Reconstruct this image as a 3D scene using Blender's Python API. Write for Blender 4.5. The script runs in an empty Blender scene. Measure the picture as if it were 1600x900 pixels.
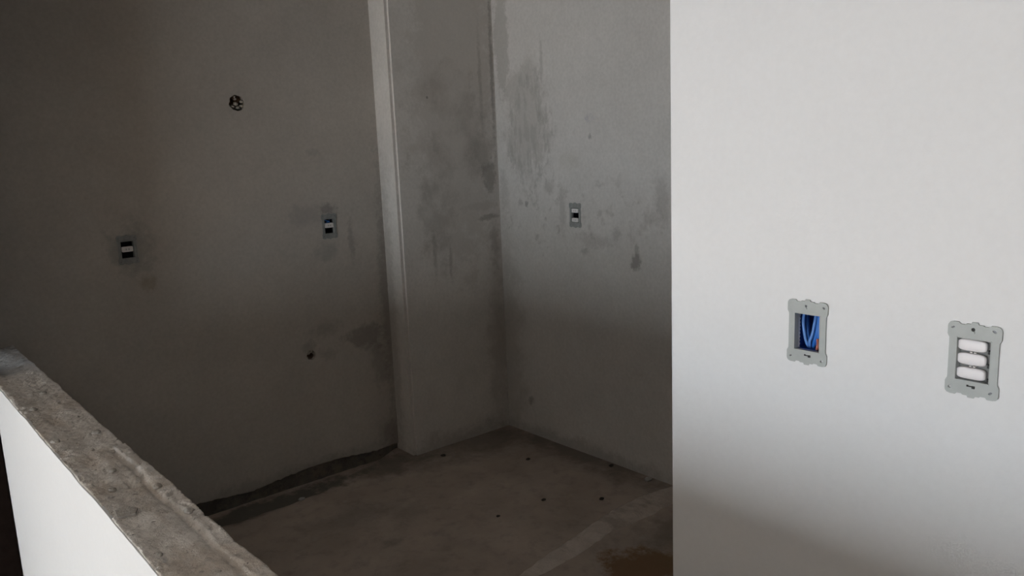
import bpy, bmesh, math, random
from mathutils import Vector, Matrix, noise
random.seed(7)
SC = bpy.context.scene
COL = SC.collection

# ------------------------------------------------------------------ camera
F_PX, YAW, PITCH, ROLL, CAM_H = 1285.45, 0.8744, 0.1847, -0.0415, 1.45
fw = Vector((math.cos(YAW)*math.cos(PITCH), math.sin(YAW)*math.cos(PITCH), -math.sin(PITCH)))
rt = Vector((math.sin(YAW), -math.cos(YAW), 0)); up = rt.cross(fw)
c_, s_ = math.cos(ROLL), math.sin(ROLL)
rt, up = c_*rt + s_*up, -s_*rt + c_*up
cd = bpy.data.cameras.new('camera'); cam = bpy.data.objects.new('camera', cd); COL.objects.link(cam)
cam.matrix_world = Matrix(((rt.x, up.x, -fw.x, 0), (rt.y, up.y, -fw.y, 0), (rt.z, up.z, -fw.z, CAM_H), (0, 0, 0, 1)))
cd.sensor_width = 36.0; cd.lens = F_PX/1600*36.0; cd.clip_start = 0.02
SC.camera = cam

# ------------------------------------------------------------------ world, daylight, exposure
W = bpy.data.worlds.new('world'); SC.world = W; W.use_nodes = True
W.node_tree.nodes['Background'].inputs['Color'].default_value = (0.80, 0.90, 1.0, 1)
W.node_tree.nodes['Background'].inputs['Strength'].default_value = 1.0
WIN_Y0, WIN_Y1, WIN_Z0, WIN_Z1, WIN_X = 0.18, 2.55, 0.02, 1.20, -3.30     # balcony doorway of the near room
ld = bpy.data.lights.new('daylight', 'AREA'); ld.shape = 'RECTANGLE'
ld.size = WIN_Z1 - WIN_Z0; ld.size_y = WIN_Y1 - WIN_Y0
ld.energy = 100.0; ld.color = (0.93, 0.975, 1.0)
lo = bpy.data.objects.new('daylight', ld); COL.objects.link(lo)
lo.location = (WIN_X - 0.02, (WIN_Y0 + WIN_Y1)/2, (WIN_Z0 + WIN_Z1)/2); lo.rotation_euler = (0, -math.pi/2, 0)
sd = bpy.data.lights.new('sun', 'SUN'); sd.energy = 80.0; sd.angle = 0.0093; sd.color = (1.0, 0.97, 0.93)
so = bpy.data.objects.new('sun', sd); COL.objects.link(so)          # low afternoon sun through the doorway onto the near room's floor
so.rotation_euler = Vector((-math.cos(math.radians(30)), -0.08, math.sin(math.radians(30)))).to_track_quat('Z', 'Y').to_euler()
vs = SC.view_settings
SC.display_settings.display_device = 'sRGB'
vs.view_transform = 'Standard'; vs.look = 'None'; vs.gamma = 1.0; vs.use_curve_mapping = False
vs.exposure = 0.0
SC.cycles.max_bounces = 10; SC.cycles.diffuse_bounces = 6

# ------------------------------------------------------------------ plan of the place (metres)
YL, XR, XF, YF = 3.231, 2.530, 1.225, 0.993      # kitchen left wall, kitchen right wall, white wall and its free end
XH, HW, HT = 0.319, 0.129, 0.806                 # half wall: near face, thickness, height
YE = 0.18                                        # where the white wall stops, past the frame
PX, PD = 1.9556, 0.139                           # corner column: left edge, depth
YN, XW, YB, HC = 2.806, -3.30, -1.60, 2.62       # near room: left wall, window wall, back wall, ceiling height

# ------------------------------------------------------------------ node helpers
class NT:
    def __init__(self, name, rough=0.85, spec=0.25):
        self.m = bpy.data.materials.new(name); self.m.use_nodes = True
        self.t = self.m.node_tree; self.n = self.t.nodes
        self.b = self.n['Principled BSDF']
        self.b.inputs['Roughness'].default_value = rough
        self.b.inputs['Specular IOR Level'].default_value = spec
        self.co = self.n.new('ShaderNodeTexCoord').outputs['Object']
    def L(self, a, b): self.t.links.new(a, b)
    def put(self, sock, v):
        if isinstance(v, bpy.types.NodeSocket): self.L(v, sock)
        elif isinstance(v, (tuple, list)) and len(v) == 3 and sock.type == 'RGBA': sock.default_value = (*v, 1)
        else: sock.default_value = v
    def vm(self, op, a, b=None):
        n = self.n.new('ShaderNodeVectorMath'); n.operation = op
        self.put(n.inputs[0], a)
        if b is not None: self.put(n.inputs[1], b)
        return n.outputs['Value'] if op in ('LENGTH', 'DOT_PRODUCT') else n.outputs['Vector']
    def ma(self, op, a, b=0.0, clamp=False):
        n = self.n.new('ShaderNodeMath'); n.operation = op; n.use_clamp = clamp
        self.put(n.inputs[0], a); self.put(n.inputs[1], b); return n.outputs[0]
    def noise(self, scale, detail=3, rough=0.55, stretch=None, offset=None, color=False):
        v = self.co
        if offset: v = self.vm('ADD', v, offset)
        if stretch: v = self.vm('MULTIPLY', v, stretch)
        n = self.n.new('ShaderNodeTexNoise'); self.L(v, n.inputs['Vector'])
        n.inputs['Scale'].default_value = scale; n.inputs['Detail'].default_value = detail
        n.inputs['Roughness'].default_value = rough
        return n.outputs['Color'] if color else n.outputs['Fac']
    def vor(self, scale):
        n = self.n.new('ShaderNodeTexVoronoi'); self.L(self.co, n.inputs['Vector']); n.inputs['Scale'].default_value = scale
        return n
    def rng(self, v, a, b, c=0.0, d=1.0, smooth=False):
        n = self.n.new('ShaderNodeMapRange'); n.clamp = True
        if smooth: n.interpolation_type = 'SMOOTHSTEP'
        self.put(n.inputs['Value'], v)
        for k, x in (('From Min', a), ('From Max', b), ('To Min', c), ('To Max', d)): n.inputs[k].default_value = x
        return n.outputs['Result']
    def mix(self, f, a, b, mode='MIX'):
        n = self.n.new('ShaderNodeMix'); n.data_type = 'RGBA'; n.blend_type = mode
        self.put(n.inputs[0], f); self.put(n.inputs[6], a); self.put(n.inputs[7], b); return n.outputs[2]
    def spot(self, c, r, soft=0.5, dist=0.0, dscale=9.0, streak=None, seed=0):
        """mask of a worn, stained or darker patch that stays put on the surface: centre, radii (m)"""
        v = self.co
        if dist:
            w = self.noise(dscale, 4, 0.65, offset=(seed*1.7, seed*2.3, seed), color=True)
            v = self.vm('ADD', v, self.vm('MULTIPLY', self.vm('SUBTRACT', w, (0.5, 0.5, 0.5)), (dist*2,)*3))
        v = self.vm('MULTIPLY', self.vm('SUBTRACT', v, c), tuple(1.0/x for x in r))
        ln = self.vm('LENGTH', v)
        if dist:
            fs = min(60.0, 1.1/min(r))
            ln = self.ma('ADD', ln, self.rng(self.noise(fs, 5, 0.75, offset=(seed*3.7, seed, seed*1.1)), 0.25, 0.75, -0.55, 0.55))
        m = self.rng(ln, 1.0 - soft, 1.0 + 0.3*soft, 1.0, 0.0, True)
        if streak:
            sc, st, lo_, hi_ = streak
            m = self.ma('MULTIPLY', m, self.rng(self.noise(sc, 5, 0.65, st, offset=(seed, 0, seed*3)), lo_, hi_))
        return m
    def finish(self, color, bumps=(), rough=None):
        self.put(self.b.inputs['Base Color'], color)
        prev = None
        for h, strength, dist in bumps:
            n = self.n.new('ShaderNodeBump'); n.inputs['Strength'].default_value = strength
            n.inputs['Distance'].default_value = dist; self.L(h, n.inputs['Height'])
            if prev: self.L(prev, n.inputs['Normal'])
            prev = n.outputs['Normal']
        if prev: self.L(prev, self.b.inputs['Normal'])
        if rough is not None: self.put(self.b.inputs['Roughness'], rough)
        return self.m

def plaster(name, base, spots=(), mott=0.10, grain=0.06):
    t = NT(name)
    big = t.noise(2.2, 4, 0.6); fine = t.noise(75, 3, 0.6); mid = t.noise(11, 4, 0.6)
    k = t.rng(big, 0.3, 0.7, 1 - mott, 1 + mott)
    k = t.ma('MULTIPLY', k, t.rng(mid, 0.3, 0.7, 1 - mott*0.5, 1 + mott*0.5))
    k = t.ma('MULTIPLY', k, t.rng(fine, 0.3, 0.7, 1 - grain, 1 + grain))
    c = t.mix(1.0, base, t.vm('MULTIPLY', (1, 1, 1), (1, 1, 1)), 'MULTIPLY')
    n = t.n.new('ShaderNodeVectorMath'); n.operation = 'SCALE'
    t.put(n.inputs[0], c); t.L(k, n.inputs['Scale']); c = n.outputs['Vector']
    for i, sp in enumerate(spots):
        cen, rad, colr, stren = sp[:4]; kw = dict(sp[4]) if len(sp) > 4 else {}
        m = t.spot(cen, rad, seed=i + 1, **kw)
        c = t.mix(t.ma('MULTIPLY', m, stren*0.62), c, colr)
    return t.finish(c, ((t.noise(28, 4, 0.6), 0.22, 0.004), (fine, 0.12, 0.002)))

def plain(name, color, rough=0.5, spec=0.4, metal=0.0, var=0.04):
    t = NT(name, rough, spec); t.b.inputs['Metallic'].default_value = metal
    k = t.rng(t.noise(60, 3), 0.3, 0.7, 1 - var, 1 + var)
    n = t.n.new('ShaderNodeVectorMath'); n.operation = 'SCALE'; n.inputs[0].default_value = color
    t.L(k, n.inputs['Scale'])
    return t.finish(n.outputs['Vector'])

# ------------------------------------------------------------------ mesh helpers
def obj(name, bm, m, parent=None, smooth=False, kind=None):
    bmesh.ops.recalc_face_normals(bm, faces=bm.faces[:])
    me = bpy.data.meshes.new(name); bm.to_mesh(me); bm.free()
    for p in me.polygons: p.use_smooth = smooth
    o = bpy.data.objects.new(name, me); COL.objects.link(o)
    for x in (m if isinstance(m, (list, tuple)) else [m]): me.materials.append(x)
    if parent: o.parent = parent
    if kind: o['kind'] = kind
    return o
def struct(name, bm, m, label=None, smooth=False):
    o = obj(name, bm, m, None, smooth, 'structure')
    if label: o['label'] = label
    return o
def thing(name, label, cat, M, group=None):
    o = bpy.data.objects.new(name, None); COL.objects.link(o); o.empty_display_size = 0.03
    o.matrix_world = M; o['label'] = label; o['category'] = cat
    if group: o['group'] = group
    return o
def box(bm, x0, x1, y0, y1, z0, z1, bev=0.0):
    g = bmesh.ops.create_cube(bm, size=1.0)['verts']
    for v in g: v.co = Vector(((x0 + x1)/2 + v.co.x*(x1 - x0), (y0 + y1)/2 + v.co.y*(y1 - y0), (z0 + z1)/2 + v.co.z*(z1 - z0)))
    if bev:
        es = list({e for v in g for e in v.link_edges})
        bmesh.ops.bevel(bm, geom=es, offset=bev, segments=2, affect='EDGES', profile=0.6)
    return bm
def boxbm(*a): return box(bmesh.new(), *a)
def prism(pts, vec):
    """closed outline (list of 3D points) pushed along vec"""
    bm = bmesh.new(); vv = [bm.verts.new(p) for p in pts]; f = bm.faces.new(vv)
    r = bmesh.ops.extrude_face_region(bm, geom=[f])
    for v in r['geom']:
        if isinstance(v, bmesh.types.BMVert): v.co += Vector(vec)
    return bm
def tube(bm, pts, r, seg=10, cap=True):
    pts = [Vector(p) for p in pts]; rings = []
    for i, p in enumerate(pts):
        d = (pts[min(i + 1, len(pts) - 1)] - pts[max(i - 1, 0)]).normalized()
        a = d.cross(Vector((0.31, 0.52, 0.79))).normalized(); b = d.cross(a)
        rr = r[i] if isinstance(r, (list, tuple)) else r
        rings.append([bm.verts.new(p + rr*(math.cos(2*math.pi*k/seg)*a + math.sin(2*math.pi*k/seg)*b)) for k in range(seg)])
    for A, B in zip(rings, rings[1:]):
        for k in range(seg): bm.faces.new((A[k], A[(k + 1) % seg], B[(k + 1) % seg], B[k]))
    if cap: bm.faces.new(rings[0][::-1]); bm.faces.new(rings[-1])
    return bm
def lump(bm, c, r, seed=0, sub=2, amp=0.35):
    g = bmesh.ops.create_icosphere(bm, subdivisions=sub, radius=1.0)['verts']
    for v in g:
        d = 1 + amp*noise.noise(v.co*1.6 + Vector((seed*3.1, seed*1.3, seed)))
        v.co = Vector((c[0] + v.co.x*d*r[0], c[1] + v.co.y*d*r[1], c[2] + v.co.z*d*r[2]))
    return bm
def carve(o, cutters):
    """cut real recesses into a wall, once, and keep the plain mesh"""
    for cbm in cutters:
        bmesh.ops.recalc_face_normals(cbm, faces=cbm.faces[:])
        me = bpy.data.meshes.new('cut'); cbm.to_mesh(me); cbm.free()
        co = bpy.data.objects.new('cut', me); COL.objects.link(co)
        md = o.modifiers.new('b', 'BOOLEAN'); md.operation = 'DIFFERENCE'; md.solver = 'EXACT'; md.object = co
        bpy.context.view_layer.update()
        dg = bpy.context.evaluated_depsgraph_get()
        new = bpy.data.meshes.new_from_object(o.evaluated_get(dg))
        o.modifiers.remove(md); old = o.data; o.data = new; new.name = old.name
        bpy.data.objects.remove(co); bpy.data.meshes.remove(me)
def fbm(x, y, z, sc, oct_=3):
    v = 0; a = 1
    for i in range(oct_):
        v += a*noise.noise(Vector((x*sc, y*sc, z*sc))); a *= 0.5; sc *= 2.1
    return v

# ------------------------------------------------------------------ materials of the setting
S = lambda **k: k
CEM = (0.235, 0.222, 0.205)          # cement streaks
DRT = (0.150, 0.135, 0.120)
left_spots = [
    ((0.87, YL, 1.085), (0.10, .2, 0.115), (0.22, 0.225, 0.215), 0.75, S(soft=0.55, dist=0.035)),
    ((0.915, YL, 0.955), (0.035, .2, 0.03), (0.26, 0.185, 0.095), 0.6, S(soft=0.8, dist=0.02, dscale=18)),
    ((1.60, YL, 1.145), (0.11, .2, 0.065), (0.27, 0.25, 0.255), 0.55, S(soft=0.7, dist=0.05)),
    ((1.685, YL, 1.165), (0.045, .2, 0.028), (0.17, 0.155, 0.155), 0.75, S(soft=0.6, dist=0.02, dscale=22)),
    ((1.785, YL, 1.02), (0.018, .2, 0.11), (0.20, 0.17, 0.165), 0.6, S(soft=0.7, dist=0.025, dscale=14)),
    ((1.665, YL, 0.985), (0.065, .2, 0.045), (0.245, 0.245, 0.235), 0.6, S(soft=0.7, dist=0.04)),
    ((1.815, YL, 0.578), (0.105, .2, 0.062), DRT, 0.7, S(soft=0.45, dist=0.045, dscale=8)),
    ((1.885, YL, 0.42), (0.055, .2, 0.13), DRT, 0.55, S(soft=0.7, dist=0.05)),
    ((1.63, YL, 0.640), (0.085, .2, 0.04), (0.20, 0.18, 0.165), 0.5, S(soft=0.7, dist=0.04)),
    ((1.545, YL, 0.575), (0.035, .2, 0.04), DRT, 0.5, S(soft=0.7, dist=0.02)),
    ((1.63, YL, 0.535), (0.06, .2, 0.03), (0.19, 0.165, 0.155), 0.45, S(soft=0.8, dist=0.03)),
    ((1.64, YL, 1.411), (0.035, .2, 0.02), (0.27, 0.26, 0.255), 0.5, S(soft=0.8, dist=0.02)),
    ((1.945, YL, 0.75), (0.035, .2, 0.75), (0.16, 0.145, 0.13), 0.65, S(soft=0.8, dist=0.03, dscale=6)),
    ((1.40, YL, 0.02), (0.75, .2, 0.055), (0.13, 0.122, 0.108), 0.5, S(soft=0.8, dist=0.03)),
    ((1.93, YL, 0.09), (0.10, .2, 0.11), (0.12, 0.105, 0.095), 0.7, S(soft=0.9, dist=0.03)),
]
M_left = plaster('grey_plaster', (0.490, 0.460, 0.424), left_spots, mott=0.06)
STK = (14.0, (1.0, 2.0, 0.75), 0.47, 0.57)
right_spots = [
    ((XR, 3.03, 1.90), (.2, 0.055, 0.30), (0.30, 0.285, 0.262), 0.8, S(soft=0.35, dist=0.03)),
    ((XR, 2.86, 1.45), (.2, 0.17, 0.30), CEM, 0.62, S(soft=0.4, dist=0.05, streak=STK)),
    ((XR, 2.88, 1.52), (.2, 0.16, 0.26), (0.36, 0.345, 0.32), 0.8, S(soft=0.35, dist=0.06)),
    ((XR, 2.83, 1.70), (.2, 0.09, 0.07), CEM, 0.55, S(soft=0.6, dist=0.05, streak=STK)),
    ((XR, 2.765, 1.76), (.2, 0.012, 0.12), CEM, 0.55, S(soft=0.7, dist=0.015)),
    ((XR, 2.755, 1.50), (.2, 0.035, 0.13), CEM, 0.65, S(soft=0.7, dist=0.03, streak=(16, (1, 2, .7), .42, .58))),
    ((XR, 2.90, 1.33), (.2, 0.14, 0.12), (0.29, 0.27, 0.25), 0.6, S(soft=0.6, dist=0.06, streak=STK)),
    ((XR, 3.05, 1.20), (.2, 0.04, 0.10), CEM, 0.45, S(soft=0.7, dist=0.03)),
    ((XR, 2.78, 1.08), (.2, 0.30, 0.26), (0.24, 0.22, 0.205), 0.7, S(soft=0.6, dist=0.08, streak=(17, (1, 1.2, 1), 0.56, 0.66))),
    ((XR, 2.35, 1.10), (.2, 0.30, 0.20), (0.26, 0.24, 0.225), 0.55, S(soft=0.6, dist=0.08, streak=(15, (1, 1.2, 1), 0.56, 0.66))),
    ((XR, 2.225, 0.915), (.2, 0.030, 0.042), (0.20, 0.183, 0.17), 1.1, S(soft=0.55, dist=0.022, dscale=16)),
    ((XR, 2.222, 0.965), (.2, 0.012, 0.035), (0.21, 0.195, 0.18), 0.75, S(soft=0.6, dist=0.012)),
    ((XR, 2.18, 1.09), (.2, 0.12, 0.10), (0.25, 0.23, 0.215), 0.55, S(soft=0.6, dist=0.07, streak=(10, (1, 1.3, 1), .46, .6))),
    ((XR, 2.09, 1.17), (.2, 0.04, 0.12), (0.24, 0.225, 0.21), 0.5, S(soft=0.7, dist=0.03)),
    ((XR, 2.477, 1.502), (.2, 0.032, 0.020), (0.27, 0.275, 0.36), 0.7, S(soft=0.7, dist=0.02, dscale=25, streak=(40, (1, 1, 1), .42, .6))),
    ((XR, 2.474, 1.430), (.2, 0.012, 0.014), (0.18, 0.17, 0.165), 0.85, S(soft=0.6, dist=0.008, dscale=30)),
    ((XR, 2.894, 1.125), (.2, 0.012, 0.020), (0.13, 0.12, 0.115), 0.85, S(soft=0.5, dist=0.014, dscale=25)),
    ((XR, 2.94, 1.13), (.2, 0.02, 0.018), (0.23, 0.21, 0.2), 0.6, S(soft=0.6, dist=0.014, dscale=25)),
    ((XR, 2.740, 1.205), (.2, 0.035, 0.045), (0.27, 0.25, 0.235), 0.6, S(soft=0.7, dist=0.025)),
    ((XR, 2.655, 1.13), (.2, 0.028, 0.14), (0.28, 0.265, 0.25), 0.6, S(soft=0.7, dist=0.03)),
    ((XR, 2.33, 1.02), (.2, 0.035, 0.035), (0.26, 0.24, 0.235), 0.6, S(soft=0.7, dist=0.03)),
    ((XR, 2.46, 0.985), (.2, 0.11, 0.035), (0.29, 0.265, 0.25), 0.55, S(soft=0.7, dist=0.05)),
    ((XR, 2.52, 0.935), (.2, 0.025, 0.02), (0.20, 0.185, 0.18), 0.6, S(soft=0.7, dist=0.02)),
    ((XR, 2.545, 1.105), (.2, 0.010, 0.012), (0.20, 0.185, 0.17), 0.7, S(soft=0.6)),
    ((XR, 2.60, 1.33), (.2, 0.07, 0.05), (0.40, 0.385, 0.33), 0.45, S(soft=0.8, dist=0.03)),
    ((XR, 2.915, 0.165), (.2, 0.022, 0.026), (0.16, 0.142, 0.128), 0.8, S(soft=0.6, dist=0.015, dscale=20)),
    ((XR, 3.06, 0.35), (.2, 0.12, 0.75), (0.26, 0.24, 0.215), 0.55, S(soft=0.8, dist=0.05)),  # darker low beside the inner corner
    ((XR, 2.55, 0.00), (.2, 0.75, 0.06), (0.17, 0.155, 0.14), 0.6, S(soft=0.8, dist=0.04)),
]
M_right = plaster('pale_plaster', (0.56, 0.545, 0.525), right_spots, mott=0.05)
YP = YL - PD
PST = (7.0, (1.0, 1.0, 0.8), 0.40, 0.60)
col_spots = [
    ((2.30, YP, 1.75), (0.245, .1, 1.0), (0.53, 0.497, 0.462), 0.85, S(soft=0.30, dist=0.06, dscale=5)),
    ((2.25, YP, 1.45), (0.24, .1, 0.34), (0.285, 0.262, 0.238), 0.62, S(soft=0.45, dist=0.07, streak=PST)),
    ((2.16, YP, 1.15), (0.10, .1, 0.34), (0.27, 0.255, 0.232), 0.6, S(soft=0.5, dist=0.05, streak=PST)),
    ((2.475, YP, 1.26), (0.042, .1, 0.080), (0.22, 0.20, 0.18), 0.85, S(soft=0.4, dist=0.02, dscale=16)),
    ((2.43, YP, 1.36), (0.08, .1, 0.10), (0.25, 0.23, 0.205), 0.6, S(soft=0.6, dist=0.05)),
    ((2.415, YP, 1.12), (0.105, .1, 0.026), (0.50, 0.475, 0.445), 1.25, S(soft=0.4, dist=0.015, dscale=10)),
    ((2.455, YP, 1.063), (0.07, .1, 0.016), (0.22, 0.20, 0.18), 0.85, S(soft=0.5, dist=0.018, dscale=18)),
    ((2.49, YP, 0.93), (0.035, .1, 0.14), (0.22, 0.19, 0.17), 0.6, S(soft=0.7, dist=0.02)),
    ((2.445, YP, 1.70), (0.012, .1, 0.28), (0.22, 0.205, 0.185), 0.55, S(soft=0.8, dist=0.012)),
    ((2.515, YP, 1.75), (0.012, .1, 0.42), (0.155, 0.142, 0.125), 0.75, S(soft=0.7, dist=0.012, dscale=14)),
    ((2.13, YP, 0.93), (0.014, .1, 0.12), (0.20, 0.185, 0.165), 0.6, S(soft=0.7, dist=0.02)),
    ((2.22, YP, 0.87), (0.012, .1, 0.10), (0.21, 0.19, 0.175), 0.55, S(soft=0.7, dist=0.02)),
    ((2.49, YP, 0.45), (0.09, .1, 0.55), (0.24, 0.215, 0.19), 0.55, S(soft=0.9, dist=0.04)),  # darker towards the inner corner, lower part
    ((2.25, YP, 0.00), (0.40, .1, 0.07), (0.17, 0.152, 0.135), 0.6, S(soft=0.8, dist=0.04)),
    ((2.14, YP, 1.625), (0.007, .1, 0.007), (0.10, 0.09, 0.08), 0.9, S(soft=0.4)),
    ((1.9556, YL - 0.02, 0.6), (0.03, .05, 0.9), (0.20, 0.18, 0.16), 0.5, S(soft=0.7, dist=0.015)),  # darker down the lower side face
]
M_col = plaster('column_plaster', (0.645, 0.62, 0.59), col_spots, mott=0.07)
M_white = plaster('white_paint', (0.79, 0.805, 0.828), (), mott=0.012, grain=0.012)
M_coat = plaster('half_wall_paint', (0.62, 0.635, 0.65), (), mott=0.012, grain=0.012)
M_roomwall = plaster('room_plaster', (0.30, 0.285, 0.265))
M_ceil = plaster('ceiling_concrete', (0.17, 0.165, 0.16))
M_ceilw = plaster('room_ceiling_plaster', (0.68, 0.66, 0.63))
M_roomfloor = plaster('room_cement_floor', (0.24, 0.188, 0.145))

def floor_mat():
    t = NT('cement_floor', 0.9, 0.2)
    c = t.mix(t.rng(t.noise(3.2, 5, 0.6), 0.35, 0.65), (0.345, 0.288, 0.245), (0.44, 0.372, 0.320))
    c = t.mix(t.ma('MULTIPLY', t.rng(t.noise(16, 5, 0.65), 0.5, 0.72), 0.45), c, (0.20, 0.178, 0.160))
    c = t.mix(t.ma('MULTIPLY', t.rng(t.noise(24, 3, 0.6, offset=(3, 1, 0)), 0.62, 0.75), 0.3), c, (0.42, 0.39, 0.36))
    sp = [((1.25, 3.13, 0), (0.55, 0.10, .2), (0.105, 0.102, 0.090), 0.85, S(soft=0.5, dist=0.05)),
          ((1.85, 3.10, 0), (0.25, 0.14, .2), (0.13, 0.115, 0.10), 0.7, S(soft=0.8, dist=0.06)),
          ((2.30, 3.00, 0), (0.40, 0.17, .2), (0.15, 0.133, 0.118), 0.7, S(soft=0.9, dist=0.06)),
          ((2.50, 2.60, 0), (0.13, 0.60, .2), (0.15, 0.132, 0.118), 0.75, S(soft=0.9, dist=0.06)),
          ((1.95, 1.70, 0), (0.17, 0.15, .2), (0.20, 0.115, 0.058), 0.9, S(soft=0.35, dist=0.06, dscale=6)),
          ((2.15, 1.62, 0), (0.16, 0.16, .2), (0.19, 0.135, 0.075), 0.6, S(soft=0.7, dist=0.06)),
          ((2.25, 1.80, 0), (0.20, 0.10, .2), (0.19, 0.165, 0.145), 0.6, S(soft=0.8, dist=0.05)),
          ((1.45, 2.75, 0), (0.30, 0.10, .2), (0.21, 0.185, 0.165), 0.5, S(soft=0.9, dist=0.08)),
          ((1.62, 2.62, 0), (0.10, 0.07, .2), (0.21, 0.19, 0.165), 0.4, S(soft=0.9, dist=0.05)),
          ((1.42, 2.45, 0), (0.05, 0.03, .2), (0.17, 0.165, 0.145), 0.5, S(soft=0.8, dist=0.03))]
    for i, (cen, rad, colr, st, kw) in enumerate(sp):
        c = t.mix(t.ma('MULTIPLY', t.spot(cen, rad, seed=i + 1, **kw), st), c, colr)
    return t.finish(c, ((t.noise(22, 5, 0.65), 0.35, 0.006), (t.noise(120, 2, 0.6), 0.25, 0.002)))
M_floor = floor_mat()

def rough_cement(name, a, b, dark, specks=True):
    t = NT(name, 0.92, 0.15)
    c = t.mix(t.rng(t.noise(10, 6, 0.7), 0.40, 0.60), a, b)
    c = t.mix(t.ma('MULTIPLY', t.rng(t.noise(7, 6, 0.7, (1, 0.45, 1), (4, 2, 0)), 0.50, 0.60), 0.5), c, (0.46, 0.395, 0.33) if specks else (0.245, 0.205, 0.165))
    c = t.mix(t.ma('MULTIPLY', t.rng(t.noise(30, 6, 0.75), 0.54, 0.66), 0.6), c, dark)
    if specks:
        c = t.mix(t.ma('MULTIPLY', t.rng(t.noise(16, 6, 0.75, offset=(7, 3, 1)), 0.56, 0.66), 0.55), c, (0.68, 0.66, 0.63))
        for sc, cut in ((48, 0.88), (95, 0.84)):
            v = t.vor(sc)
            near = t.rng(v.outputs['Distance'], 0.14, 0.26, 1.0, 0.0)
            pick = t.rng(t.vm('DOT_PRODUCT', v.outputs['Color'], (1, 0, 0)), cut, cut + 0.03)
            c = t.mix(t.ma('MULTIPLY', t.ma('MULTIPLY', near, pick), 0.8), c, (0.80, 0.78, 0.75))
            pick2 = t.rng(t.vm('DOT_PRODUCT', v.outputs['Color'], (0, 1, 0)), cut + 0.03, cut + 0.05)
            c = t.mix(t.ma('MULTIPLY', t.ma('MULTIPLY', near, pick2), 0.7), c, (0.12, 0.11, 0.10))
    return t.finish(c, ((t.noise(38, 6, 0.72), 0.8, 0.010), (t.noise(150, 3, 0.65), 0.6, 0.003)))
M_top = rough_cement('raw_cement', (0.50, 0.475, 0.445), (0.67, 0.645, 0.615), (0.25, 0.235, 0.215))
M_ridge = rough_cement('ridge_mortar', (0.54, 0.475, 0.425), (0.64, 0.57, 0.515), (0.46, 0.41, 0.36), False)
M_base = rough_cement('damp_base_mortar', (0.105, 0.10, 0.09), (0.16, 0.148, 0.13), (0.06, 0.056, 0.05), False)
M_lump = rough_cement('lump_mortar', (0.36, 0.34, 0.315), (0.47, 0.45, 0.42), (0.24, 0.225, 0.205), False)

# ------------------------------------------------------------------ materials of the fittings
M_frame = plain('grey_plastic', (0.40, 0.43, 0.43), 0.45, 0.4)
M_frame_dim = plain('darker_grey_plastic', (0.27, 0.285, 0.28), 0.6, 0.3, var=0.15)  # darker grey than the switch frames
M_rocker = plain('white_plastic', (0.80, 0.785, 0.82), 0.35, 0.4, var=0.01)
M_rocker_dim = plain('greyer_white_plastic', (0.74, 0.73, 0.73), 0.45, 0.4)  # slightly greyer than the rocker white
M_carrier = plain('dark_grey_plastic', (0.16, 0.165, 0.17), 0.5)
M_black = plain('recess_shade_black', (0.012, 0.014, 0.016), 0.6)  # near black, colours the shade of slot, hole and rocker gap
M_steel = plain('dull_steel', (0.10, 0.105, 0.115), 0.45, 0.5, 0.6)
M_bluebox = plain('blue_box_plastic', (0.018, 0.075, 0.33), 0.5)
M_darkbox = plain('dark_box_plastic', (0.012, 0.016, 0.022), 0.7)
M_wire = plain('blue_wire', (0.03, 0.16, 0.56), 0.4)
M_wirel = plain('light_blue_wire', (0.11, 0.27, 0.66), 0.4)
M_red = plain('red_wire', (0.42, 0.14, 0.10), 0.45)
M_pvc = plain('brown_pvc', (0.085, 0.045, 0.020), 0.5, var=0.15)
M_hole = rough_cement('broken_mortar', (0.34, 0.295, 0.25), (0.50, 0.46, 0.41), (0.10, 0.085, 0.065), False)
M_wood = plain('dark_brown_wood', (0.010, 0.007, 0.006), 0.95, 0.0, var=0.2)
M_alu = plain('grey_aluminium', (0.45, 0.46, 0.47), 0.35, 0.5, 0.8)

# ================================================================== SETTING
# floor of the kitchen: a height field with a worn trench along the left wall; cement floor of the near room beside it
bm = bmesh.new(); x0, x1, y0, y1, st = 0.20, 2.60, 0.0, 3.26, 0.02
nx, ny = round((x1 - x0)/st), round((y1 - y0)/st); vg = []
for i in range(nx + 1):
    row = []
    for j in range(ny + 1):
        x, y = x0 + i*st, y0 + j*st
        z = 0.004*fbm(x, y, 0.3, 2.0) - 0.004
        wdt = 0.195*max(0.0, min(1.0, (1.95 - x)/0.5)) + 0.02*noise.noise(Vector((x*7, 1.7, 0)))
        if x < 1.95: z -= 0.030*max(0.0, min(1.0, (y - (YL - wdt))/0.035))
        if y < 1.95: z -= 0.012*min(1.0, (1.95 - y)/0.10)
        row.append(bm.verts.new((x, y, z)))
    vg.append(row)
for i in range(nx):
    for j in range(ny): bm.faces.new((vg[i][j], vg[i + 1][j], vg[i + 1][j + 1], vg[i][j + 1]))
floor = struct('floor', bm, M_floor, smooth=True)
slab = obj('floor_slab', boxbm(XW - 0.2, 2.75, YB - 0.2, 3.45, -0.20, -0.06), M_roomfloor, floor)
obj('room_floor', boxbm(XW - 0.1, XH + 0.02, YB - 0.1, 2.95, -0.06, 0.0), M_roomfloor, floor)
obj('room_floor', boxbm(XH + 0.02, XF + 0.1, YB - 0.1, 0.05, -0.06, 0.0), M_roomfloor, floor)
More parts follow.
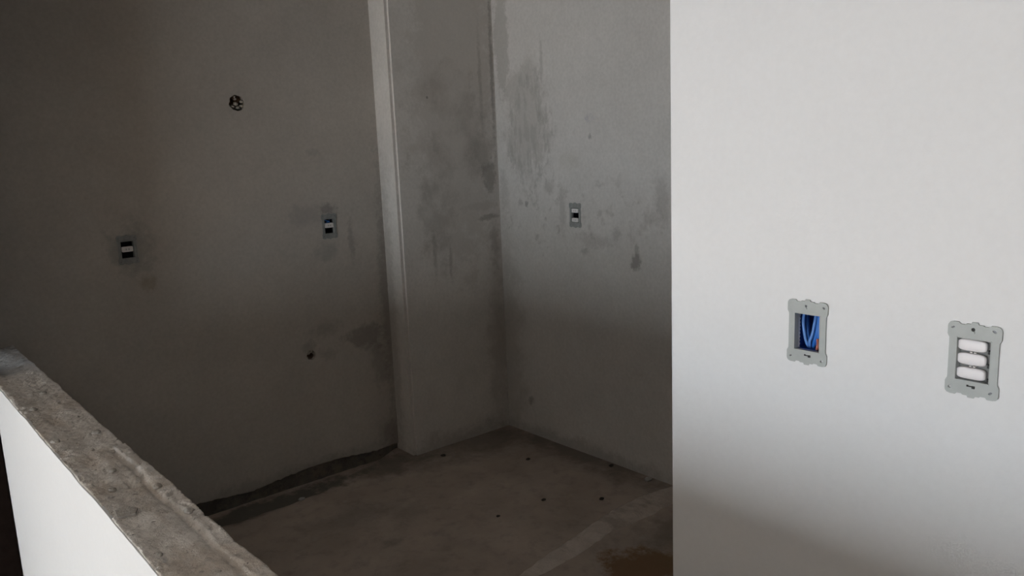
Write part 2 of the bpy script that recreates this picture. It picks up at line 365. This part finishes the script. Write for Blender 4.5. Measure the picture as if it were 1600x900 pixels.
# pale mortar band left across the floor where a wall line once stood
far_e = [(2.528, 2.055), (2.376, 2.086), (2.20, 2.083), (2.04, 2.047), (1.845, 2.016), (1.675, 1.990), (1.50, 1.965), (1.25, 1.94)]
near_e = [(2.528, 1.922), (2.30, 1.918), (2.046, 1.935), (1.90, 1.912), (1.739, 1.905), (1.60, 1.90), (1.45, 1.91), (1.25, 1.935)]
def lerp_poly(P, t):
    k = t*(len(P) - 1); i = min(int(k), len(P) - 2); f = k - i
    return (P[i][0]*(1 - f) + P[i + 1][0]*f, P[i][1]*(1 - f) + P[i + 1][1]*f)
bm = bmesh.new(); N, Mn = 160, 10; g = []
for i in range(N + 1):
    t = i/N; a = lerp_poly(far_e, t); b = lerp_poly(near_e, t); fade = min(1.0, 2.2*(1 - t)); row = []
    for j in range(Mn + 1):
        s = j/Mn; x = a[0]*(1 - s) + b[0]*s; y = a[1]*(1 - s) + b[1]*s
        if j in (0, Mn): y += 0.013*fbm(x, j, 2.0, 7, 4)
        elif j in (1, Mn - 1): y += 0.007*fbm(x, j, 2.0, 9, 3)
        h = -0.016 + (0.022*math.sin(math.pi*min(1, s*1.0))**0.6 + 0.003*noise.noise(Vector((x*22, y*22, 0))) if 0 < j < Mn else 0)*fade
        row.append(bm.verts.new((x, y, h)))
    g.append(row)
for i in range(N):
    for j in range(Mn): bm.faces.new((g[i][j], g[i + 1][j], g[i + 1][j + 1], g[i][j + 1]))
obj('mortar_ridge', bm, M_ridge, floor, True)['label'] = 'pale band of mortar left across the floor'

ceil = struct('ceiling', boxbm(XW - 0.2, 2.75, YB - 0.2, 3.45, HC, HC + 0.15), M_ceil)
obj('white_ceiling_coat', boxbm(XW - 0.05, XH, YB - 0.05, YN + 0.05, HC - 0.012, HC + 0.01), M_ceilw, ceil)
obj('white_ceiling_coat', boxbm(XH, XF + 0.05, YB - 0.05, YE + 0.2, HC - 0.012, HC + 0.01), M_ceilw, ceil)
obj('light_shield_beam', boxbm(XH, XH + HW, YE + 0.2, YL + 0.02, 2.02, HC + 0.01), M_ceil, ceil)      # added out of view, keeps near-room ceiling light out of the kitchen

# kitchen left wall: plaster that stops ragged just above the floor
EL = [(0.30, .03), (1.00, .033), (1.106, .024), (1.235, .013), (1.331, .026), (1.497, .039), (1.64, .039), (1.822, .02), (1.956, .026)]
def ez(x):
    for (a, za), (b, zb) in zip(EL, EL[1:]):
        if a <= x <= b: return za + (zb - za)*(x - a)/(b - a)
    return 0.026
pts = [(0.30, YL, HC + 0.02)] + [(0.30 + i*0.012, YL, ez(0.30 + i*0.012) + 0.006*noise.noise(Vector((i*0.55, 3, 1)))) for i in range(139)] + [(1.97, YL, 0.026), (2.75, YL, 0.026), (2.75, YL, HC + 0.02)]
wall_left = struct('wall_left', prism(pts, (0, 0.20, 0)), M_left)
bm = bmesh.new(); gl = []
for i in range(141):
    x = 0.30 + i*0.012
    gl.append([bm.verts.new((x, YL + 0.010 + 0.006*noise.noise(Vector((x*30, z*30, 5))), z)) for z in (-0.06, -0.03, -0.01, 0.01, 0.03, 0.06)])
for A, B in zip(gl, gl[1:]):
    for k in range(5): bm.faces.new((A[k], B[k], B[k + 1], A[k + 1]))
obj('exposed_base', bm, M_base, wall_left, True)['label'] = 'dark damp strip bared under the plaster edge'

wall_right = struct('wall_right', boxbm(XR, XR + 0.20, 0.0, 3.42, -0.05, HC + 0.02), M_right)
# corner column with slightly rounded arris
bm = boxbm(PX, XR + 0.02, YP, YL + 0.02, -0.05, HC + 0.02)
es = [e for e in bm.edges if all(abs(v.co.x - PX) < 1e-4 and abs(v.co.y - YP) < 1e-4 for v in e.verts)]
bmesh.ops.bevel(bm, geom=es, offset=0.013, segments=6, affect='EDGES')
wall_column = struct('wall_column', bm, M_col)

# white wall on the right with its free end; past the frame an unseen dark door, added to cut bounce light, and bare room plaster
struct('wall_near_right', box(boxbm(XF + 0.01, XF + 0.15, YB - 0.1, YE - 0.90, -0.05, HC + 0.02), XF + 0.01, XF + 0.15, YE - 0.90, YE, 2.12, HC + 0.02), M_roomwall)
added_door = struct('added_dark_door', boxbm(XF + 0.05, XF + 0.09, YE - 0.84, YE - 0.06, 0.0, 2.06, 0.003), M_wood)  # added, unseen: dark surface that takes bounce light off the left wall
for a, b in ((YE - 0.90, YE - 0.84), (YE - 0.06, YE)): obj('door_jamb', boxbm(XF + 0.0, XF + 0.16, a, b, 0.0, 2.12, 0.003), M_wood, added_door)
obj('door_head', boxbm(XF + 0.0, XF + 0.16, YE - 0.84, YE - 0.06, 2.06, 2.12, 0.003), M_wood, added_door)
bm = bmesh.new()
outl = [(XF, YE)] + [(XF, YF - 0.006)] + [(XF + 0.002, YF - 0.002), (XF + 0.006, YF)] + [(XF + 0.15, YF), (XF + 0.15, YE)]
wall_front = struct('wall_front', prism([(x, y, -0.05) for x, y in outl], (0, 0, HC + 0.07)), M_white)
struct('wall_kitchen_end', boxbm(XF + 0.15, XR + 0.2, -0.15, 0.0, -0.05, HC + 0.02), M_left)

# half wall
Y0H, Y1H = -0.40, YL + 0.01
wall_half = struct('wall_half', boxbm(XH + 0.004, XH + HW - 0.003, Y0H + 0.003, Y1H, -0.03, HT - 0.025), M_top)
bm = bmesh.new(); NY, NXh = 1300, 40; g = []
def sst(a, b, x):
    t = max(0.0, min(1.0, (x - a)/(b - a))); return t*t*(3 - 2*t)
def top_h(x, y):
    s = (x - XH)/HW
    h = 0.0030*fbm(x, y, 0, 12, 3) + 0.0015*fbm(x, y, 2, 62, 3)
    h += 0.004*fbm(s*0.6, y, 4, 5, 2)
    ed = 0.80 + 0.035*fbm(y, 0, 3, 6, 3)                                   # ragged lip of a later cement bed along the far side
    on = sst(-0.1, 0.5, noise.noise(Vector((y*1.1, 5, 0))) + (0.45 if y < 1.9 else -0.05))
    h += 0.0050*sst(ed - 0.03, ed + 0.03, s)*on
    h -= 0.0045*math.exp(-((s - ed + 0.05)/0.04)**2)*on
    h -= 0.0025*math.exp(-((s - 0.42 - 0.1*noise.noise(Vector((y*3, 7, 0))))/0.16)**2)
    p = noise.noise(Vector((x*42, y*30, 9)))
    if p > 0.42: h -= (p - 0.42)*0.035
    r = 1 - abs(fbm(x*1.3, y*0.6, 6, 22, 2))
    if r > 0.93 and noise.noise(Vector((x*9, y*5, 2))) > 0.1: h -= (r - 0.93)*0.05
    return h
for i in range(NY + 1):
    y = Y0H + (Y1H - Y0H)*i/NY; row = []
    e0 = 0.0015 + 0.002*abs(fbm(0.3, y, 1, 9, 3)); e1 = 0.003*fbm(0.7, y, 5, 8, 3)
    for j in range(NXh + 1):
        s = j/NXh; x = XH + 0.001 + HW*s + e0*(1 - s)**3*0.7 + e1*s**3
        row.append(bm.verts.new((x, y, HT - 0.002 + top_h(XH + HW*s, y))))
    last = row[-1].co; first = row[0].co
    row = [bm.verts.new((first.x + 0.001, y, HT - 0.045))] + row + [bm.verts.new((last.x + 0.001, y, HT - 0.012)), bm.verts.new((XH + HW, y, HT - 0.06))]
    g.append(row)
for A, B in zip(g, g[1:]):
    for k in range(len(A) - 1): bm.faces.new((A[k], A[k + 1], B[k + 1], B[k]))
obj('cement_top', bm, M_top, wall_half, True)['label'] = 'rough bare cement bed along the top of the half wall'
pts = [(XH, Y0H, -0.02)]
for i in range(401):
    y = Y0H + (Y1H - Y0H)*i/400
    pts.append((XH, y, HT - 0.004 + 0.0040*fbm(1.3, y, 0, 6, 3)))
pts.append((XH, Y1H, -0.02))
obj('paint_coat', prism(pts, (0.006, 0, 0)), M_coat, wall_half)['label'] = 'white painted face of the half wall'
obj('back_plaster', boxbm(XH + HW - 0.004, XH + HW, Y0H, Y1H, -0.02, HT - 0.055), M_left, wall_half)
obj('end_plaster', boxbm(XH + 0.006, XH + HW - 0.004, Y0H - 0.004, Y0H + 0.004, -0.02, HT - 0.03), M_white, wall_half)
for k, (x, y, r) in enumerate([(0.337, 2.042, .011), (0.421, 2.035, .010), (0.358, 1.663, .008), (0.417, 1.880, .008), (0.432, 1.45, .009), (0.350, 2.36, .011), (0.400, 2.50, .010), (0.340, 1.33, .007), (0.385, 1.76, .007), (0.425, 1.60, .009)]):
    z = HT - 0.002 + top_h(x, y)
    obj('mortar_lump', lump(bmesh.new(), (x, y, z), (r, r*1.25, r*0.55), k, 2), M_lump, wall_half, True)
# flat flake of plaster lying bonded to the near edge
x, y = 0.345, 1.535; z = HT - 0.001 + max(top_h(x + a, y + b) for a in (-.01, 0, .01) for b in (-.02, 0, .02))
pts = [(x - .016, y - .018, z - .004), (x + .012, y - .026, z - .003), (x + .022, y - .004, z - .003), (x + .008, y + .022, z - .003), (x - .012, y + .016, z - .004)]
obj('plaster_flake', prism(pts, (0, 0, 0.005)), M_lump, wall_half)['label'] = 'flat pale plaster flake on the near edge'

# near room: left wall with dark door beside the half wall, window wall with the balcony doorway, wall behind
wl = boxbm(XW - 0.1, -0.66, YN, YN + 0.14, -0.03, HC + 0.02); box(wl, -0.66, XH - 0.001, YN, YN + 0.14, 2.12, HC + 0.02)
struct('wall_near_left', wl, M_roomwall)
bm = boxbm(0.235, XH - 0.002, YN - 0.03, YN + 0.15, 0.0, 2.12, 0.004)
door = struct('door_1', bm, M_wood)
obj('door_jamb', boxbm(-0.655, -0.585, YN - 0.02, YN + 0.14, 0.0, 2.115, 0.004), M_wood, door)
obj('door_head', boxbm(-0.585, 0.235, YN - 0.02, YN + 0.14, 2.045, 2.115, 0.004), M_wood, door)
obj('door_leaf', boxbm(-0.580, 0.230, YN + 0.03, YN + 0.065, 0.01, 2.040, 0.003), M_wood, door)
bm = bmesh.new(); tube(bm, [(-0.52, YN + 0.03, 1.02), (-0.52, YN - 0.02, 1.02), (-0.50, YN - 0.03, 1.02), (-0.40, YN - 0.03, 1.02)], 0.009)
obj('door_handle', bm, M_alu, door, True)
bm = boxbm(XW - 0.15, XW, YB - 0.1, WIN_Y0, -0.03, HC + 0.02); box(bm, XW - 0.15, XW, WIN_Y1, YN + 0.14, -0.03, HC + 0.02)
box(bm, XW - 0.15, XW, WIN_Y0, WIN_Y1, 2.12, HC + 0.02)
struct('wall_window', bm, M_roomwall)
bm = boxbm(XW - 0.12, XW - 0.05, WIN_Y0, WIN_Y0 + 0.04, 0.02, WIN_Z1); box(bm, XW - 0.12, XW - 0.05, WIN_Y1 - 0.04, WIN_Y1, 0.02, WIN_Z1)
box(bm, XW - 0.12, XW - 0.05, WIN_Y0 + 0.04, WIN_Y1 - 0.04, WIN_Z1 - 0.04, WIN_Z1)
win = struct('window_1', bm, M_alu)
for k in range(15):          # unseen roller shutter, added so the daylight enters low
    obj('added_shutter_slat', boxbm(XW - 0.115, XW - 0.095, WIN_Y0 + 0.04, WIN_Y1 - 0.04, WIN_Z1 + 0.002 + k*0.058, WIN_Z1 + 0.056 + k*0.058, 0.004), M_alu, win)
struct('wall_behind', boxbm(XW - 0.1, XF + 0.1, YB - 0.15, YB, -0.03, HC + 0.02), M_roomwall)

# ================================================================== FITTINGS
def face_left(x, z):   # frame matrix on the kitchen left wall (local: x right, y up, z out of the wall)
    return Matrix(((1, 0, 0, x), (0, 0, -1, YL), (0, 1, 0, z), (0, 0, 0, 1)))
def face_x(xw, y, z):
    return Matrix(((0, 0, -1, xw), (-1, 0, 0, y), (0, 1, 0, z), (0, 0, 0, 1)))
MM = 0.001
Q = [(0, 55.5), (4, 55.5), (5.2, 52.6), (11, 52.6), (13, 51.0), (19, 51.0), (21.5, 53.6), (29, 53.6), (33, 52.4), (35.4, 49.5), (36, 46), (36, 35), (34.6, 32.0), (33.4, 30.0), (33.2, 24), (33.2, 8)]
def outline():
    a = Q[:]; p = a + [(x, -y) for x, y in reversed(a)]
    return p + [(-x, y) for x, y in reversed(p)][1:-1] if False else p + [(-x, -y) for x, y in a[1:]] + [(-x, y) for x, y in reversed(a[1:])]
def ring(bm, pts, z):
    vv = [bm.verts.new((x*MM, y*MM, z)) for x, y in pts]
    return [bm.edges.new((vv[i], vv[(i + 1) % len(vv)])) for i in range(len(vv))]
def oval(cx, cy, rx, ry, n=12, rot=0.0):
    return [(cx + rx*math.cos(t)*math.cos(rot) - ry*math.sin(t)*math.sin(rot), cy + rx*math.cos(t)*math.sin(rot) + ry*math.sin(t)*math.cos(rot)) for t in [2*math.pi*k/n for k in range(n)]]
WXm, WYm = 23.6, 32.0            # half size of the window in the frame
def frame_bm(holes):
    bm = bmesh.new(); es = []; pl = []
    for p in outline():
        if not pl or math.dist(p, pl[-1]) > 0.2: pl.append(p)
    if math.dist(pl[0], pl[-1]) < 0.2: pl.pop()
    es += ring(bm, pl, 0.0005)
    es += ring(bm, [(-WXm, -WYm), (WXm, -WYm), (WXm, WYm), (-WXm, WYm)], 0.0005)
    for h in holes: es += ring(bm, h, 0.0005)
    bmesh.ops.triangle_fill(bm, use_beauty=True, use_dissolve=False, edges=es)
    r = bmesh.ops.extrude_face_region(bm, geom=bm.faces[:])
    for v in r['geom']:
        if isinstance(v, bmesh.types.BMVert): v.co.z += 0.0022
    # inner lip around the window, running back into the wall
    for (ax0, ax1, ay0, ay1) in ((-WXm, -WXm + 1.3, -WYm, WYm), (WXm - 1.3, WXm, -WYm, WYm), (-WXm, WXm, WYm - 1.3, WYm), (-WXm, WXm, -WYm, -WYm + 1.3)):
        k0 = len(bm.verts); box(bm, ax0*MM, ax1*MM, ay0*MM, ay1*MM, -0.0055, 0.0030); bm.verts.ensure_lookup_table()
        if ay1 - ay0 > 10 and ax1 - ax0 < 2:                 # lip sides tilted inwards, shaped to catch more light
            for v in bm.verts[k0:]:
                if v.co.z < 0: v.co.x += 0.0021 if v.co.x < 0 else -0.0012
    return bm
def boxshell(d=0.044):
    bm = bmesh.new(); a, b, th = 24.6*MM, 33.0*MM, 1.4*MM
    box(bm, -a, -a + th, -b, b, -d, -0.009); box(bm, a - th, a, -b, b, -d, -0.009)
    box(bm, -a, a, b - th, b, -d, -0.009); box(bm, -a, a, -b, -b + th, -d, -0.009)
    box(bm, -a, a, -b, b, -d - th, -d)
    return bm
def cavity(M):
    bm = bmesh.new(); box(bm, -25*MM, 25*MM, -33.4*MM, 33.4*MM, -0.048, 0.02); bm.transform(M); return bm
def rocker_bm(w, h, dome=1.8, depth=6.0, n=3.6, cy=0.0, cx=0.0, z=0.0):
    bm = bmesh.new(); seg, K = 40, 7; rings = []
    def pt(r, k):
        a = 2*math.pi*k/seg; c, s = math.cos(a), math.sin(a)
        return (math.copysign(abs(c)**(2/n), c)*w/2*r, math.copysign(abs(s)**(2/n), s)*h/2*r)
    for j in range(1, K + 1):
        r = j/K; hz = dome*(1 - r**4)
        rings.append([bm.verts.new(((cx + pt(r, k)[0])*MM, (cy + pt(r, k)[1])*MM, (z + hz)*MM)) for k in range(seg)])
    rings.append([bm.verts.new(((cx + pt(1.0, k)[0])*MM, (cy + pt(1.0, k)[1])*MM, (z - depth)*MM)) for k in range(seg)])
    c0 = bm.verts.new((cx*MM, cy*MM, (z + dome)*MM))
    for k in range(seg): bm.faces.new((c0, rings[0][k], rings[0][(k + 1) % seg]))
    for A, B in zip(rings, rings[1:]):
        for k in range(seg): bm.faces.new((A[k], B[k], B[(k + 1) % seg], A[(k + 1) % seg]))
    bm.faces.new(rings[-1][::-1])
    return bm
def mmbox(x0, x1, y0, y1, z0, z1, bev=0.0): return boxbm(x0*MM, x1*MM, y0*MM, y1*MM, z0*MM, z1*MM, bev*MM)
def screw_bm(x, y, rx, ry, rot, z=2.2):
    bm = bmesh.new(); p = oval(x, y, rx, ry, 12, rot)
    vv = [bm.verts.new((a*MM, b*MM, z*MM)) for a, b in p]; f = bm.faces.new(vv)
    r = bmesh.ops.extrude_face_region(bm, geom=[f])
    for v in r['geom']:
        if isinstance(v, bmesh.types.BMVert): v.co.z = 0.0006
    return bm
def slot_shade(t, x=0.0, y=-39.5):  # black pieces painted in for the shade inside the bottom slot
    bm = mmbox(x - 5.5, x + 3, y - 0.3, y + 1.2, 2.9, 3.7); box(bm, (x + 1)*MM, (x + 5)*MM, (y - 2.2)*MM, (y + 1.6)*MM, 0.0029, 0.0039)
    box(bm, (x - 6)*MM, (x - 3.5)*MM, (y - .3)*MM, (y + 2.2)*MM, 0.0029, 0.0037)
    obj('slot_shade', bm, M_black, t)['label'] = 'small black pieces standing for the dark slot below the window of the frame'

# --- open grey frame with blue wires, nearer the wall's free end
M1 = face_x(XF, 0.7047, 1.1065)
t = thing('wire_box', 'grey plastic switch mounting frame on the white wall, open, with blue wires inside', 'electrical box', M1, 'switch frames on the white wall')
holes = [oval(29, 45, 2.6, 1.7, 12, -0.5), oval(-29, -44, 2.4, 1.6, 12, 0.5), oval(27.5, -44.5, 2.6, 1.9, 12, 0.6), oval(-2.5, 44.5, 2.0, 2.4, 12)]
obj('mounting_frame', frame_bm(holes), M_frame, t)
obj('screw', screw_bm(29, 45, 2.2, 1.4, -0.5), M_steel, t); obj('screw', screw_bm(-29, -44, 2.0, 1.3, 0.5), M_steel, t)
obj('screw', screw_bm(-2.5, 44.5, 1.7, 2.1, 0.0, 1.4), M_steel, t)
obj('screw', screw_bm(-2.2, 40.5, 1.9, 1.6, 0.0, 3.9), M_frame, t)
slot_shade(t, 2.5)
obj('back_box', boxshell(), M_bluebox, t)
# scalloped rim of chipped plaster round the box mouth
bm = bmesh.new(); n = 46; A = []; B = []
for i in range(n + 1):
    y = -31 + 62*i/n; d = 15.5 + 1.5*math.cos(i*2*math.pi/4.6) + 0.8*noise.noise(Vector((i*0.7, 0, 0)))
    A.append([bm.verts.new((x*MM, y*MM, z*MM)) for x, z in ((-24.3, -4.5), (-23.2, -4.5), (-20.6, -d*0.75), (-24.3, -d*0.75))])
for P_, Q_ in zip(A, A[1:]):
    for k in range(4): bm.faces.new((P_[k], P_[(k + 1) % 4], Q_[(k + 1) % 4], Q_[k]))
bm.faces.new(A[0][::-1]); bm.faces.new(A[-1])
obj('box_rim', bm, plain('rim_plaster', (0.80, 0.81, 0.80), 0.8, 0.2), t)['label'] = 'pale scalloped rim inside the left of the box mouth'
def wire(pts, r, m, lab=None):
    P3 = []
    pts = [Vector(p) for p in pts]
    for i in range(len(pts) - 1):
        p0 = pts[max(i - 1, 0)]; p1 = pts[i]; p2 = pts[i + 1]; p3 = pts[min(i + 2, len(pts) - 1)]
        for k in range(5):
            u = k/5; P3.append(0.5*((2*p1) + (p2 - p0)*u + (2*p0 - 5*p1 + 4*p2 - p3)*u*u + (3*p1 - p0 - 3*p2 + p3)*u**3)*MM)
    P3.append(pts[-1]*MM)
    o = obj('wire', tube(bmesh.new(), P3, r*MM, 10), m, t, True)
    if lab: o['label'] = lab
wire([(-17, 31, -20), (-17, 16, -15), (-14, -4, -14), (-10, -20, -14), (-8, -31, -20)], 2.6, M_wirel, 'light blue wire down the left of the box')
wire([(4, 31, -20), (3, 12, -16), (0, -8, -14), (-4, -20, -14), (-6, -31, -22)], 2.6, M_wirel, 'light blue wire down the middle of the box')
wire([(10, 31, -18), (11, 14, -14), (9, -4, -14), (4, -18, -16), (-1, -30, -22)], 3.2, M_wire)
wire([(14, 31, -14), (14, 8, -12), (12, -10, -13), (6, -24, -20)], 3.0, M_wire)
wire([(-3, 31, -34), (-5, 8, -32), (-6, -12, -32), (-9, -30, -36)], 3.0, M_wire)
wire([(-20, 31, -34), (-19, 8, -33), (-17, -12, -32), (-14, -30, -36)], 2.6, M_wire)
wire([(12, -12, -12), (14, -19, -9), (13.5, -26, -8), (10, -31, -14)], 2.6, M_red, 'red wire end in the lower right of the box')

# --- three white rockers in a grey frame
M2 = face_x(XF, 0.4472, 1.1065)
t = thing('triple_switch', 'grey plastic switch frame on the white wall holding three white rocker switches', 'light switch', M2, 'switch frames on the white wall')
holes = [oval(-29, 45, 2.6, 1.5, 12, 0.4), oval(26, 46, 3.0, 1.8, 12, -0.4), oval(25.5, -43.5, 2.9, 1.6, 12, 0.5), oval(-29, -44, 2.2, 2.2, 12), oval(-1.8, 45, 2.7, 2.7, 14)]
obj('mounting_frame', frame_bm(holes), M_frame, t)
for (x, y, rx, ry, ro) in ((-29, 45, 2.1, 1.2, 0.4), (26, 46, 2.6, 1.5, -0.4), (25.5, -43.5, 2.6, 1.4, 0.5)): obj('screw', screw_bm(x, y, rx, ry, ro), M_steel, t)
obj('screw', screw_bm(-1.8, 45, 2.5, 2.5, 0, 1.2), M_black, t)  # black disc stands in for the dark inside of the centre hole
obj('screw', screw_bm(-1.8, 40.8, 2.6, 2.0, 0, 4.0), M_frame, t)
slot_shade(t, 0.0, -38.8)
obj('back_box', boxshell(), M_darkbox, t)
obj('carrier', mmbox(-22.2, 22.2, -30.6, 30.6, -9.5, -6.5), M_carrier, t)
for cy in (21.0, 0.6, -20.4):
    obj('gap_shade', mmbox(17.5, 21.5, cy - 9.6, cy - 4.5, -6.5, -1.5, 0.4), M_black, t)  # black blocks put in for the shadow gap right of the rockers
    obj('rocker', rocker_bm(38.5, 16.6, 1.2, 7.0, 4.2, cy, -2.6, -0.4), M_rocker, t, True)
for cy in (10.8, -9.9):
    for cx in (-4.0, 1.2): obj('lug', mmbox(cx - 1.4, cx + 1.4, cy - 0.9, cy + 0.9, -6.5, -0.6, 0.2), M_rocker_dim, t)

# --- three outlets in the dim kitchen
def dim_outlet(name, label, M, mods, blue=False):
    global t
    t = thing(name, label, 'power outlet', M, 'power outlets on the kitchen walls')
    hs = [oval(x, y, 2.2, 1.4, 10) for x in (-28, 28) for y in (-44, 44)]
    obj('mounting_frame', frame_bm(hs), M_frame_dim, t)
    for x in (-28, 28):
        for y in (-44, 44): obj('screw', screw_bm(x, y, 1.9, 1.1, 0.3), M_steel, t)
    obj('back_box', boxshell(), M_darkbox, t)
    obj('carrier', mmbox(-22.2, -19.6, -30.6, 30.6, -9.5, -6.0), M_carrier, t); obj('carrier', mmbox(19.6, 22.2, -30.6, 30.6, -9.5, -6.0), M_carrier, t)
    for cy, h in mods:
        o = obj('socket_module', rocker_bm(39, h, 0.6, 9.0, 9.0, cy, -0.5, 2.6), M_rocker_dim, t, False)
        for sx in (-5.5, 4.5): obj('pin_slot', mmbox(sx - 1.0, sx + 1.0, cy - 3.2, cy + 3.2, 2.9, 3.35), M_carrier, o)
    if blue:
        wire([(-14, 29, -20), (-8, 24, -9), (2, 20, -8), (12, 14, -14)], 2.6, M_wire); wire([(14, 30, -22), (8, 22, -12), (-4, 16, -10), (-12, 12, -18)], 2.4, M_wire)
O1 = face_left(0.857, 1.0880); O2 = face_left(1.6846, 1.0903); O3 = face_x(XR, 2.573, 1.0903)
dim_outlet('power_outlet', 'dark grey outlet frame with one white module, on the dark wall nearest the half wall', O1, [(2.2, 19.5)])
dim_outlet('power_outlet', 'grey outlet frame with one white module, just left of the corner column', O2, [(4.2, 20.0)], True)
dim_outlet('power_outlet', 'grey outlet frame with two white modules, on the wall right of the corner', O3, [(19.5, 17.0), (-21.0, 17.0)])

# --- pipe ends in broken holes of the left wall
def hole_bm(x, z, r, depth, seed):
    bm = bmesh.new(); n = 36
    p = [(x + r*(1 + 0.16*noise.noise(Vector((2.2*math.cos(a) + seed, 2.2*math.sin(a), seed))))*math.cos(a), YL - 0.02, z + r*(1 + 0.16*noise.noise(Vector((2.2*math.cos(a) + seed, 2.2*math.sin(a), seed + 4))))*math.sin(a)) for a in [2*math.pi*k/n for k in range(n)]]
    vv = [bm.verts.new(q) for q in p]; f = bm.faces.new(vv)
    g_ = bmesh.ops.extrude_face_region(bm, geom=[f])
    for v in g_['geom']:
        if isinstance(v, bmesh.types.BMVert): v.co.y = YL + depth
    return bm
def pipe_end(x, z, r_out, r_in, dx, dz, label):
    tt = thing('pipe_end', label, 'pipe', Matrix.Translation((x, YL + 0.04, z)), 'pipe ends in the kitchen wall')
    bm = bmesh.new(); seg = 28; R_ = []
    for (r, y) in ((r_out, 0.03), (r_out, -0.028), (r_in, -0.028), (r_in, 0.012)):
        R_.append([bm.verts.new((dx + r*math.cos(2*math.pi*k/seg), y, dz + r*math.sin(2*math.pi*k/seg))) for k in range(seg)])
    for A_, B_ in zip(R_, R_[1:]):
        for k in range(seg): bm.faces.new((A_[k], A_[(k + 1) % seg], B_[(k + 1) % seg], B_[k]))
    bm.faces.new(R_[-1]); bm.faces.new(R_[0])
    obj('pipe', bm, M_pvc, tt, True)
    return tt
tt = pipe_end(1.328, 1.615, 0.0135, 0.0105, -0.013, 0.010, 'brown pipe ends in a broken round hole high on the dim wall')
bm = bmesh.new(); tube(bm, [(0.012, 0.03, 0.012), (0.012, -0.022, 0.010)], 0.0125, 20); obj('pipe', bm, M_pvc, tt, True)
for k, (x, z, r) in enumerate([(-0.002, 0.016, 0.0055), (0.000, -0.004, 0.010), (-0.014, -0.014, 0.008), (0.007, -0.018, 0.008), (0.021, -0.012, 0.0085), (0.024, 0.006, 0.007), (-0.004, 0.024, 0.005)]):
    obj('mortar_lump', lump(bmesh.new(), (x, -0.025, z), (r, 0.014, r*0.85), k + 20, 2), M_hole, tt, True)
tt = pipe_end(1.548, 0.541, 0.0125, 0.0100, 0.003, -0.004, 'brown pipe end in a small broken hole low on the dim wall near the corner')
for k, (x, z, r) in enumerate([(-0.010, 0.010, 0.010), (0.004, 0.014, 0.009), (0.017, 0.004, 0.006), (-0.018, -0.006, 0.004)]):
    obj('mortar_lump', lump(bmesh.new(), (x, -0.028, z), (r, 0.012, r*0.8), k + 40, 2), M_hole, tt, True)
carve(wall_left, [cavity(O1), cavity(O2), hole_bm(1.328, 1.615, 0.031, 0.085, 1.0), hole_bm(1.548, 0.541, 0.021, 0.085, 2.0)])
carve(wall_right, [cavity(O3)])
carve(wall_front, [cavity(M1), cavity(M2)])

# --- crumbs of mortar on the kitchen floor
M_crumb = plain('dark_crumb', (0.05, 0.042, 0.036), 0.9, var=0.2); M_crumbl = plain('pale_crumb', (0.42, 0.42, 0.41), 0.9, var=0.1)
for k, (x, y, r, m, lab) in enumerate([
    (2.232, 2.163, 0.0085, M_crumb, 'dark mortar crumb on the floor just behind the pale mortar band'),
    (2.500, 2.360, 0.0090, M_crumb, 'dark crumb on the floor against the foot of the right wall'),
    (2.060, 2.320, 0.0085, M_crumb, 'dark crumb in the middle of the bare kitchen floor'),
    (1.840, 2.342, 0.0065, M_crumb, 'small dark crumb on the floor towards the half wall'),
    (2.293, 2.679, 0.0080, M_crumb, 'small dark crumb on the floor in front of the inner corner'),
    (2.050, 3.000, 0.0100, M_crumb, 'dark crumb on the floor in front of the corner column'),
    (2.500, 2.150, 0.0150, M_crumbl, 'pale mortar piece at the foot of the right wall'),
    (1.355, 3.035, 0.0110, M_crumbl, 'pale mortar crumb at the edge of the dark trench')]):
    o = obj('mortar_crumb', lump(bmesh.new(), (0, 0, r*0.35), (r*1.3, r, r*0.55), k + 60, 2), m, None, True)
    o.location = (x, y, -0.004 + 0.004*fbm(x, y, 0.3, 2.0)); o['label'] = lab; o['category'] = 'debris'; o['group'] = 'mortar crumbs on the kitchen floor'
